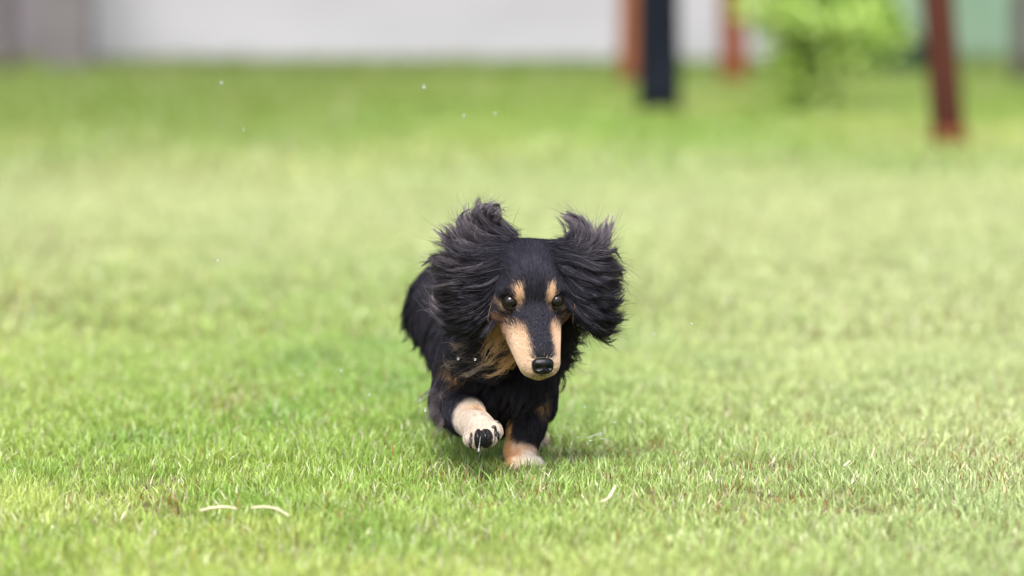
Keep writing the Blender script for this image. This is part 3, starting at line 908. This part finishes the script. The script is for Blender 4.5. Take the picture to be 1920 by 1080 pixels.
RE = [gd(p, d, .90) for p, d in (
    ([(1042, 462), (1075, 458), (1085, 442), (1080, 420), (1060, 399)], (4.67, 4.68, 4.70)),
    ([(1044, 464), (1082, 460), (1095, 443), (1090, 420), (1072, 402)], (4.67, 4.68, 4.70)),
    ([(1046, 467), (1086, 466), (1104, 456), (1110, 446), (1108, 436)], (4.665, 4.675, 4.70)),
    ([(1048, 470), (1092, 472), (1112, 464), (1122, 452), (1126, 442)], (4.66, 4.67, 4.70)),
    ([(1048, 474), (1100, 477), (1124, 464), (1138, 440), (1146, 412)], (4.66, 4.67, 4.70)),
    ([(1050, 480), (1098, 486), (1122, 485), (1134, 478), (1144, 472)], (4.655, 4.66, 4.70)),
    ([(1052, 486), (1100, 494), (1132, 496), (1154, 502), (1166, 512)], (4.655, 4.655, 4.70)),
    ([(1054, 492), (1100, 505), (1132, 514), (1154, 522), (1169, 536)], (4.65, 4.65, 4.70)),
    ([(1056, 500), (1100, 520), (1130, 532), (1152, 536), (1169, 546)], (4.65, 4.645, 4.70)),
    ([(1058, 508), (1098, 538), (1128, 550), (1150, 550), (1166, 548)], (4.65, 4.64, 4.70)),
    ([(1060, 518), (1098, 553), (1128, 566), (1150, 566), (1163, 560)], (4.65, 4.64, 4.70)),
    ([(1063, 530), (1099, 570), (1128, 583), (1150, 583), (1163, 577)], (4.65, 4.64, 4.70)),
    ([(1066, 542), (1101, 585), (1130, 600), (1150, 600), (1162, 593)], (4.65, 4.64, 4.70)),
    ([(1069, 554), (1104, 598), (1131, 615), (1150, 617), (1161, 608)], (4.65, 4.645, 4.70)),
    ([(1072, 566), (1106, 608), (1130, 626), (1148, 631), (1160, 626)], (4.65, 4.65, 4.70)))]
def ear_flap(name, G, frac, mat):
    """the leather of the ear under its hair: the guide sheet, rounded and thick"""
    G = np.array(G); g = len(G); K = int(12 * frac)
    rows = []
    for u in np.linspace(0, g - 1, 30):
        i = min(int(u), g - 2); f = u - i
        rows.append(resample((G[i] * (1 - f) + G[i + 1] * f)[:K], 14))
    R_ = np.array(rows)
    for _ in range(3): R_[1:-1] = (R_[:-2] + 2 * R_[1:-1] + R_[2:]) / 4
    R_[:, :, 1] += .004
    V = R_.reshape(-1, 3); F = [(a * 14 + b, a * 14 + b + 1, (a + 1) * 14 + b + 1, (a + 1) * 14 + b) for a in range(29) for b in range(13)]
    o = mesh_obj(name, V, F, mat, DOG)
    m = o.modifiers.new('t', 'SOLIDIFY'); m.thickness = .007; m.offset = 0
    m = o.modifiers.new('s', 'SUBSURF'); m.levels = 1; m.render_levels = 1
    return o
earskin = principled('ear_leather', (.012, .010, .011), .8)
el_ = ear_flap('ear', LE, .72, earskin); er_ = ear_flap('ear', RE, .74, earskin)
K12 = np.array([.9, 1, 1, 1, 1, .95, .9, .8, .7, .55, .4, .15])
upL = ([0, 3, 5, 8, 11, 15], [1.0, .95, .85, .6, .2, .12]); upR = ([0, 3, 5, 7, 9, 14], [1.0, 1.0, .6, .28, .08, .05])
def put_fan(name, par, *a, mat=EARF, **k):
    P, c = fan(*a, **k); return P, c
P, c = fan(LE, 13000, 520, .0034, .0026, ear_cols(BLACK * 1.3, GREYB, np.array([.42, .36, .35]), upL), .0002, clump_w=.62)
P2_, c2_ = fan(LE, 6500, 200, .0036, .0030, ear_cols(BLACK * 2, GREYB * 1.25, np.array([.50, .44, .42]), upL), .0002, thick=.009, clump_w=.76, lenj=(.70, 1.0))
c2_ = c2_ if c2_.ndim == 3 else c2_
P = np.concatenate([P, P2_]); c = np.concatenate([c, c2_])
SP = ear_cols(BLACK * 2, GREYB * 1.3, np.array([.50, .44, .42]), ([0, 9], [1, 1]))
def spike(pts, deps, N, nc_=5, spread=.0035, wave=.0012):
    g = gd(pts, deps, .95 if pts[0][0] > 1000 else .91); g2 = g + np.array([.004, .003, .003]) * np.linspace(1, .2, 12)[:, None]
    return fan([g, g2], N, nc_, spread, wave, SP, .0002, thick=.002, clump_w=.88, lenj=(.85, 1.03))
for pts, N_ in (([(900, 475), (860, 466), (830, 448), (806, 427)], 420), ([(930, 440), (912, 410), (912, 390), (926, 384), (936, 396)], 380), ([(915, 445), (890, 415), (888, 392), (905, 383), (918, 392)], 420),
                ([(895, 450), (862, 420), (858, 405), (872, 398)], 260), ([(870, 500), (825, 492), (808, 482), (798, 488)], 300),
                ([(935, 450), (925, 425), (928, 405), (940, 402), (944, 412)], 90), ([(860, 585), (825, 580), (808, 566), (803, 550)], 300), ([(860, 610), (830, 612), (814, 596), (808, 576)], 300)):
    q = spike(pts, (4.672, 4.66, 4.69), N_); P = np.concatenate([P, q[0]]); c = np.concatenate([c, q[1]])
strands('ear_hair', P, .00019 * K12, c, EARF, DOG)
P, c = fan(RE, 11000, 420, .0034, .0026, ear_cols(BLACK * 1.2, GREYB, np.array([.42, .36, .35]), upR), .0002, clump_w=.62)
P2_, c2_ = fan(RE, 5500, 170, .0036, .0030, ear_cols(BLACK * 2, GREYB * 1.25, np.array([.50, .44, .42]), upR), .0002, thick=.008, clump_w=.86, lenj=(.70, 1.0))
P = np.concatenate([P, P2_]); c = np.concatenate([c, c2_])
for pts, N_ in (([(1070, 470), (1092, 450), (1092, 425), (1075, 408), (1056, 397)], 700), ([(1080, 475), (1112, 452), (1112, 428), (1100, 412)], 300), ([(1090, 480), (1126, 462), (1140, 434), (1148, 408)], 700),
                ([(1100, 490), (1140, 488), (1160, 502), (1172, 520)], 260), ([(1100, 510), (1145, 528), (1162, 540), (1172, 536)], 260), ([(1110, 560), (1145, 575), (1160, 568), (1168, 552)], 240),
                ([(1060, 450), (1076, 430), (1066, 412), (1050, 404)], 60)):
    q = spike(pts, (4.66, 4.67, 4.69), N_, 7, .0030); P = np.concatenate([P, q[0]]); c = np.concatenate([c, q[1]])
strands('ear_hair', P, .00019 * K12, c, EARF, DOG)

def flatc(ca, cb, var=.3):
    def fn(own, cu, f, N, nc_):
        k = rng.random((nc_, 1, 1))
        return lerp(ca * (1 - var + 2 * var * rng.random((N, 1, 1))), cb * (1 - var + 2 * var * k[own]), (f ** 1.2)[None, :, None])
    return fn
def lock(name, guides, deps, N, nc_, spread, wave, ca, cb, thick=.004, rad=.00022, mat=FUR, **kw):
    P, c = fan([gd(g, d) for g, d in zip(guides, deps)], N, nc_, spread, wave, flatc(ca, cb), rad, thick=thick, **kw)
    return P, c
def mixc(ca, cb, pdark, var=.3):
    def fn(own, cu, f, N, nc_):
        dk = rng.random(nc_) < pdark
        k = rng.random((nc_, 1, 1))
        c = lerp(ca * (1 - var + 2 * var * rng.random((N, 1, 1))), cb * (1 - var + 2 * var * k[own]), (f ** 1.2)[None, :, None])
        return np.where(dk[own][:, None, None], lerp(BLACK, CHAR, rng.random((N, 1, 1))), c)
    return fn
bits = []
def add_lock(*a, **k): bits.append(lock('x', *a, **k))
# tan and cream ruff blown to the left under the jaw
def add_mix(guides, deps, N, nc_, spread, wave, ca, cb, pd, **kw):
    bits.append(fan([gd(g, dd) for g, dd in zip(guides, deps)], N, nc_, spread, wave, mixc(ca, cb, pd), .0002, **kw))
add_mix([[(930, 575), (920, 600), (918, 622), (915, 640)], [(950, 610), (935, 635), (925, 652), (912, 660)], [(960, 640), (942, 660), (925, 670), (906, 668)],
          [(970, 662), (950, 678), (928, 684), (905, 680)]],
         [(4.66, 4.685, 4.70)] * 4, 2000, 160, .0032, .004, TAN * .8, lerp(CREAM, TAN, .5), .42, clump_w=.55)
add_mix([[(918, 612), (895, 640), (876, 655), (856, 650)], [(930, 640), (900, 662), (872, 668), (848, 655)], [(935, 660), (905, 680), (874, 680), (850, 668)],
          [(950, 685), (915, 698), (885, 695), (860, 682)]],
         [(4.69, 4.70, 4.72)] * 4, 1800, 220, .0042, .005, BLACK * 2, lerp(CREAM, GREYB, .5), .72, thick=.008, clump_w=.5)
# dark hair under the left ear and down the chest
add_lock([[(880, 630), (862, 655), (850, 680), (838, 700)], [(910, 660), (895, 690), (880, 720), (868, 745)], [(940, 690), (930, 720), (920, 750), (905, 775)],
          [(970, 700), (965, 730), (958, 760), (945, 790)], [(1005, 705), (1000, 730), (990, 760), (980, 785)], [(1035, 695), (1030, 715), (1022, 735), (1020, 760)]],
         [(4.735, 4.725, 4.735)] * 6, 3800, 110, .004, .004, BLACK, CHAR, thick=.007)
# right side of the neck
add_lock([[(1060, 590), (1068, 610), (1072, 628), (1088, 632)], [(1055, 615), (1062, 640), (1068, 655), (1072, 668)], [(1050, 645), (1058, 662), (1065, 675), (1068, 688)],
          [(1045, 670), (1050, 690), (1052, 705), (1048, 722)]],
         [(4.69, 4.70, 4.71)] * 4, 1700, 60, .003, .004, BLACK, CHAR)
add_lock([[(1075, 585), (1090, 598), (1100, 610), (1112, 622)], [(1064, 600), (1080, 620), (1092, 628), (1108, 630)], [(1062, 620), (1072, 640), (1080, 644), (1092, 640)]],
         [(4.69, 4.70, 4.72)] * 3, 260, 22, .003, .004, BLACK, CHAR)
# tufts on top of the skull beside the ears
add_lock([[(955, 460), (945, 446), (950, 437), (962, 435)], [(968, 458), (958, 446), (962, 440), (972, 442)]], [(4.70, 4.70, 4.71)] * 2, 240, 12, .002, .002, BLACK, CHAR)
# feathering behind the raised foreleg and thigh
add_lock([[(828, 720), (822, 745), (818, 765), (812, 770)], [(840, 735), (830, 760), (826, 782), (818, 792)], [(858, 745), (848, 772), (840, 796), (830, 808)], [(868, 755), (862, 780), (852, 798), (846, 808)]],
         [(4.76, 4.74, 4.74)] * 4, 1700, 90, .0045, .003, BLACK * 1.5, GREYB * .8, thick=.007, clump_w=.5)
add_lock([[(775, 540), (766, 575), (760, 605), (750, 630)], [(790, 600), (778, 630), (772, 645), (765, 650)], [(805, 620), (798, 645), (798, 655), (800, 662)]],
         [(5.08, 5.09, 5.1)] * 3, 800, 40, .004, .003, BLACK, BLACK * 2)
# black hair hanging under the elbow of the planted leg
add_lock([[(1020, 720), (1022, 745), (1020, 765), (1016, 790)], [(1010, 740), (1012, 770), (1010, 795), (1006, 815)]], [(4.79, 4.79, 4.79)] * 2, 500, 30, .003, .002, BLACK, CHAR)
PB = np.concatenate([b[0] for b in bits]); CB = np.concatenate([b[1] for b in bits])
strands('feathering', PB, .00022 * K12, CB, FUR, DOG)
# tan edge of the ear openings
P, c = lock('x', [[(934, 500), (928, 525), (918, 552), (908, 580)], [(931, 505), (922, 532), (912, 560), (902, 590)]], [(4.648, 4.645, 4.64)] * 2, 220, 14, .0025, .001, TAN * .45, TAN * .7, thick=.0025)
strands('ear_fringe', P, .0002 * K12, c, LIGHTF, DOG)
P, c = lock('x', [[(1068, 540), (1073, 555), (1078, 570), (1080, 582)], [(1066, 545), (1070, 560), (1074, 575), (1077, 588)]], [(4.655, 4.652, 4.65)] * 2, 160, 8, .0012, .001, RUST, TAN * .5, thick=.0015)
strands('ear_fringe', P, .0002 * K12, c, LIGHTF, DOG)
# whiskers and chin hairs
gs = []
for i in range(26):
    a = rng.uniform(-1, 1); r_ = hp(a * 1.5, -4.6, -8.0 - .5 * rng.random())
    d = np.array([a * .9, -.3 + rng.uniform(-.3, .3), -.6 + rng.uniform(-.3, .3)]); L = rng.uniform(.006, .013)
    gs.append(resample([r_, r_ + d * L * .5, r_ + d * L + np.array([0, 0, -.001])], 6))
strands('whiskers', np.array(gs), .00010 * np.array([1, .9, .8, .6, .4, .2]), np.tile(np.array([.03, .025, .02]), (len(gs), 1)), FUR, DOG)

# ---- eyes, lids, nose
eyem, n, out = mat_new('eye_surface')
b = n.nodes.new('ShaderNodeBsdfPrincipled'); b.inputs['Roughness'].default_value = .04; b.inputs['Specular IOR Level'].default_value = .45
at_ = n.nodes.new('ShaderNodeAttribute'); at_.attribute_name = 'col'
n.links.new(at_.outputs['Color'], b.inputs['Base Color']); n.links.new(b.outputs[0], out.inputs[0])
lidm = principled('eyelid_skin', (.006, .005, .007), .5, spec=.25)
for c in EYES:
    V, F = ball(c, .0098, nu=32, nv=24)
    q = (V - c) @ HR / .0098
    rr = np.hypot(q[:, 0], q[:, 2]) ; rr = np.where(q[:, 1] > 0, 1, rr)
    cols = np.where(rr[:, None] < .42, np.array([.002, .002, .002]), np.where(rr[:, None] < .88, np.array([.010, .005, .002]), np.array([.010, .008, .007])))
    eo = mesh_obj('eye', V, F, eyem, DOG, cols=cols)
    # lid: a ring following the ball, almond shaped
    path = []
    for t in np.linspace(0, 2 * math.pi, 28, endpoint=False):
        x = math.cos(t) * .84; z = math.sin(t) * (.80 if math.sin(t) > 0 else .76)
        y = -math.sqrt(max(0, 1 - x * x - z * z)) 
        path.append(c + HR @ (np.array([x, y, z]) * .0102))
    path.append(path[0]); path.append(path[1])
    V, F = tube(path, .0009, 8, cap=False)
    mesh_obj('eyelid', V, F, lidm, DOG).parent = eo      # both share the dog's origin
nosem = principled('nose_leather', (.003, .003, .004), .22, spec=.30, bump=.14, bscale=900)
NC = nc + HR @ np.array([0, -.0005, 0])
def nose_mesh():
    V, F = ball((0, 0, 0), 1, nu=36, nv=24)
    x, y, z = V[:, 0], V[:, 1], V[:, 2]
    wd = 1.42 * (1 + .12 * z)                                  # wider on top
    m_ = (np.abs(x) ** 2.8 + np.abs(y) ** 2.8 + np.abs(z) ** 2.8) ** (1 / 2.8)
    x, y, z = x / m_ * .93, y / m_ * .93, z / m_ * .93
    X = x * wd; Z = z * 1.06; Yv = y * .95
    # slight notch in the middle below, flat upper face
    Yv -= .10 * smooth(.0, -.8, z) * 0
    Yv += .16 * np.exp(-(X / .12) ** 2) * smooth(.3, -.6, z) * (y < 0)
    for s in (-1, 1):
        dn = np.exp(-(((X - s * .62) / .30) ** 2 + ((Z + .30) / .26) ** 2)) * (y < 0)
        Yv += dn * .55
    return np.stack([X, Yv, Z], -1) * .01, F
V, F = nose_mesh()
tilt = math.radians(-14); RT = np.array([[1, 0, 0], [0, math.cos(tilt), -math.sin(tilt)], [0, math.sin(tilt), math.cos(tilt)]])
mesh_obj('nose', V @ RT.T @ HR.T + NC, F, nosem, DOG)
holem = principled('nostril_dark', (.002, .002, .002), .8)
# mouth line
mp_ = [hp(x, surf_front(x, z) - .02, z) for x, z in ((-1.9, -7.7), (-1.2, -8.35), (-.5, -8.55), (0, -8.45), (.5, -8.55), (1.2, -8.35), (1.9, -7.7))]
V, F = tube(resample(mp_, 24), .0007, 6); mesh_obj('mouth_line', V, F, lidm, DOG)

# ---- pads and claws of the raised paw, claws of the planted paw
padm = principled('paw_pad', (.007, .006, .007), .4, spec=.22, bump=.4, bscale=400)
clawm = principled('claw', (.006, .005, .006), .25, spec=.4)
for i, ((c, r), (x, y, hh, ww)) in enumerate(zip(TOES, ((885, 827, .0085, .0038), (897, 823, .0115, .0048), (911, 822, .0110, .0080), (930, 818, .0070, .0040)))):
    pc = at(x, y, c[1] - r * .75)
    V, F = ball(pc, (ww * 1.12, .0055, hh * 1.08)); mesh_obj('toe_pad', V, F, padm, DOG)
    a = at(x - 1, y - 14, c[1] - r * .9); m_ = at(x - 1, y - 5, c[1] - r * 1.75); e_ = at(x - 2, y + 8, c[1] - r * 1.9)
    V, F = tube(resample([a, m_, e_], 9), np.array([1.7, 1.8, 1.8, 1.7, 1.6, 1.4, 1.2, .8, .3]) * .001, 8); mesh_obj('claw', V, F, clawm, DOG)
V, F = ball(at(926, 803, 4.594), (.0040, .0035, .0038)); mesh_obj('toe_pad', V, F, padm, DOG)
for tx, ty in ((966, 4.690), (978, 4.680), (992, 4.678), (1004, 4.688)):
    g = at(tx, 876, ty); g[2] = .010
    V, F = tube(resample([g + [0, -.007, .002], g + [0, -.011, .001], g + [0, -.014, -.003]], 6), np.array([1.5, 1.5, 1.4, 1.1, .8, .3]) * .001, 8)
    mesh_obj('claw', V, F, clawm, DOG)

# ---------------------------------------------------------------- water
wm, n, out = mat_new('water')
gl = n.nodes.new('ShaderNodeBsdfGlass'); gl.inputs['IOR'].default_value = 1.33; gl.inputs['Roughness'].default_value = 0
df = n.nodes.new('ShaderNodeBsdfDiffuse'); df.inputs[0].default_value = (.85, .87, .9, 1)
mx = n.nodes.new('ShaderNodeMixShader'); mx.inputs[0].default_value = .22
n.links.new(gl.outputs[0], mx.inputs[1]); n.links.new(df.outputs[0], mx.inputs[2]); n.links.new(mx.outputs[0], out.inputs[0])
def drop(px, py, Y, r, label, st=1.0):
    c = at(px, py, Y)
    V, F = ball((0, 0, 0), (r, r, r * st), nu=14, nv=10)
    V[:, 2] += np.where(V[:, 2] > 0, V[:, 2] * .25, 0)
    o = mesh_obj('water_droplet', V, F, wm); o.location = c
    props(o, label, 'droplet', 'water drops flung up by the running dog')
drop(859, 673, 4.66, .0016, 'bright round water drop left of another on the dark chest fur')
drop(891, 674, 4.65, .0016, 'bright round water drop beside the tan ruff under the jaw')
drop(797, 769, 4.70, .0016, 'large clear water drop left of the raised foreleg', 1.3)
drop(787, 750, 4.72, .0011, 'small water drop just above the larger one left of the raised foreleg')
drop(692, 741, 4.85, .0014, 'faint water drop over the grass, far left of the raised foreleg')
drop(638, 694, 4.90, .0014, 'leftmost faint water drop level with the dog nose')
drop(408, 489, 4.85, .0015, 'lone water drop in the air above the left lawn')
drop(415, 155, 4.20, .0013, 'blurred water drop high over the left lawn below the white wall')
drop(795, 163, 4.15, .0017, 'largest blurred water drop high above the dog')
drop(870, 217, 4.20, .0012, 'left one of two blurred drops above the dog ear')
drop(928, 213, 4.20, .0012, 'right one of two blurred drops above the dog ear')
drop(457, 243, 4.25, .0008, 'faint blurred drop below the high drop on the left', 1.8)
drop(1297, 607, 4.80, .0013, 'water drop farthest right of the dog in mid air')
drop(1227, 625, 4.76, .0012, 'water drop right of the hanging ear tip')
drop(1097, 762, 4.70, .0012, 'water drop right of the chest above the splash')
drop(1153, 791, 4.72, .0014, 'water drop at the upper right end of the splash')
drop(1045, 817, 4.72, .0011, 'water drop just right of the planted foreleg')
drop(921, 366, 4.66, .0001 + .0008, 'tiny drop above the tip of the left flying ear')
# drip under the paw
c0 = at(901, 818, 4.57)
pth = resample([at(901, 818, 4.572), at(899, 832, 4.572), at(897.5, 843, 4.572), at(897, 848, 4.572)], 12)
V, F = tube(pth, np.array([.3, .4, .5, .5, .5, .5, .5, .6, .9, 1.3, 1.3, .5]) * .001, 10)
props(mesh_obj('water_drip', V, F, wm), 'thin water drip hanging from the raised paw', 'water drip')
# splash streaks
parts = []
for x0, y0, x1, y1 in ((1098, 822, 1134, 809), (1080, 821, 1088, 820), (1104, 828, 1112, 825), (1118, 818, 1130, 812), (1128, 824, 1136, 822), (1096, 812, 1099, 816), (1099, 833, 1106, 831)):
    L = resample([at(x0, y0, 4.70), at((x0 + x1) / 2, (y0 + y1) / 2 - .5, 4.70), at(x1, y1, 4.70)], 8)
    parts.append(tube(L, np.array([.15, .4, .55, .45, .55, .5, .4, .15]) * .001, 7))
V, F = join(parts)
props(mesh_obj('water_splash', V, F, wm), 'splash of thin water streaks right of the planted foreleg', 'water splash')

# ---------------------------------------------------------------- dry bits lying in the grass
strawm = principled('dry_straw', (.55, .50, .33), .7, noise=((.62, .56, .38), (60, 60, 60)))
def straw(pts, z, wd, label):
    P = [];
    for px, py, dz in pts:
        g = atg(px, py); g[2] = z + dz; P.append(at(px, py, g[1] - .0) * [1, 1, 0] + [0, 0, g[2]])
    c = resample(P, 14); V = []; 
    T_ = nrm(np.gradient(c, axis=0)); sd_ = nrm(np.cross(T_, [0, 1, .0]))
    f = np.linspace(0, 1, 14); w_ = wd * np.sin(np.clip(f * .9 + .08, 0, 1) * math.pi) ** .5
    V, F = tube(c, .0008 + w_ * .5, 8)
    o = mesh_obj('dry_grass_blade', V, F, strawm)
    props(o, label, 'dry blade', 'dry blades lying on the lawn')
straw([(375, 988, 0), (398, 986, .002), (425, 986, .003), (445, 988, .002)], .018, .0014, 'left one of two pale curved dry blades in the left foreground')
straw([(470, 986, .001), (495, 986, .002), (520, 990, .002), (542, 998, -.001)], .019, .0016, 'right one of two pale curved dry blades in the left foreground')
straw([(1127, 968, 0), (1140, 966, .003), (1148, 962, .008), (1154, 960, .014)], .016, .0022, 'short cream dry blade on the lawn below the planted paw')
straw([(1582, 905, 0), (1588, 903, .002), (1592, 900, .003)], .020, .0014, 'small pale dry scrap in the worn turf on the right')
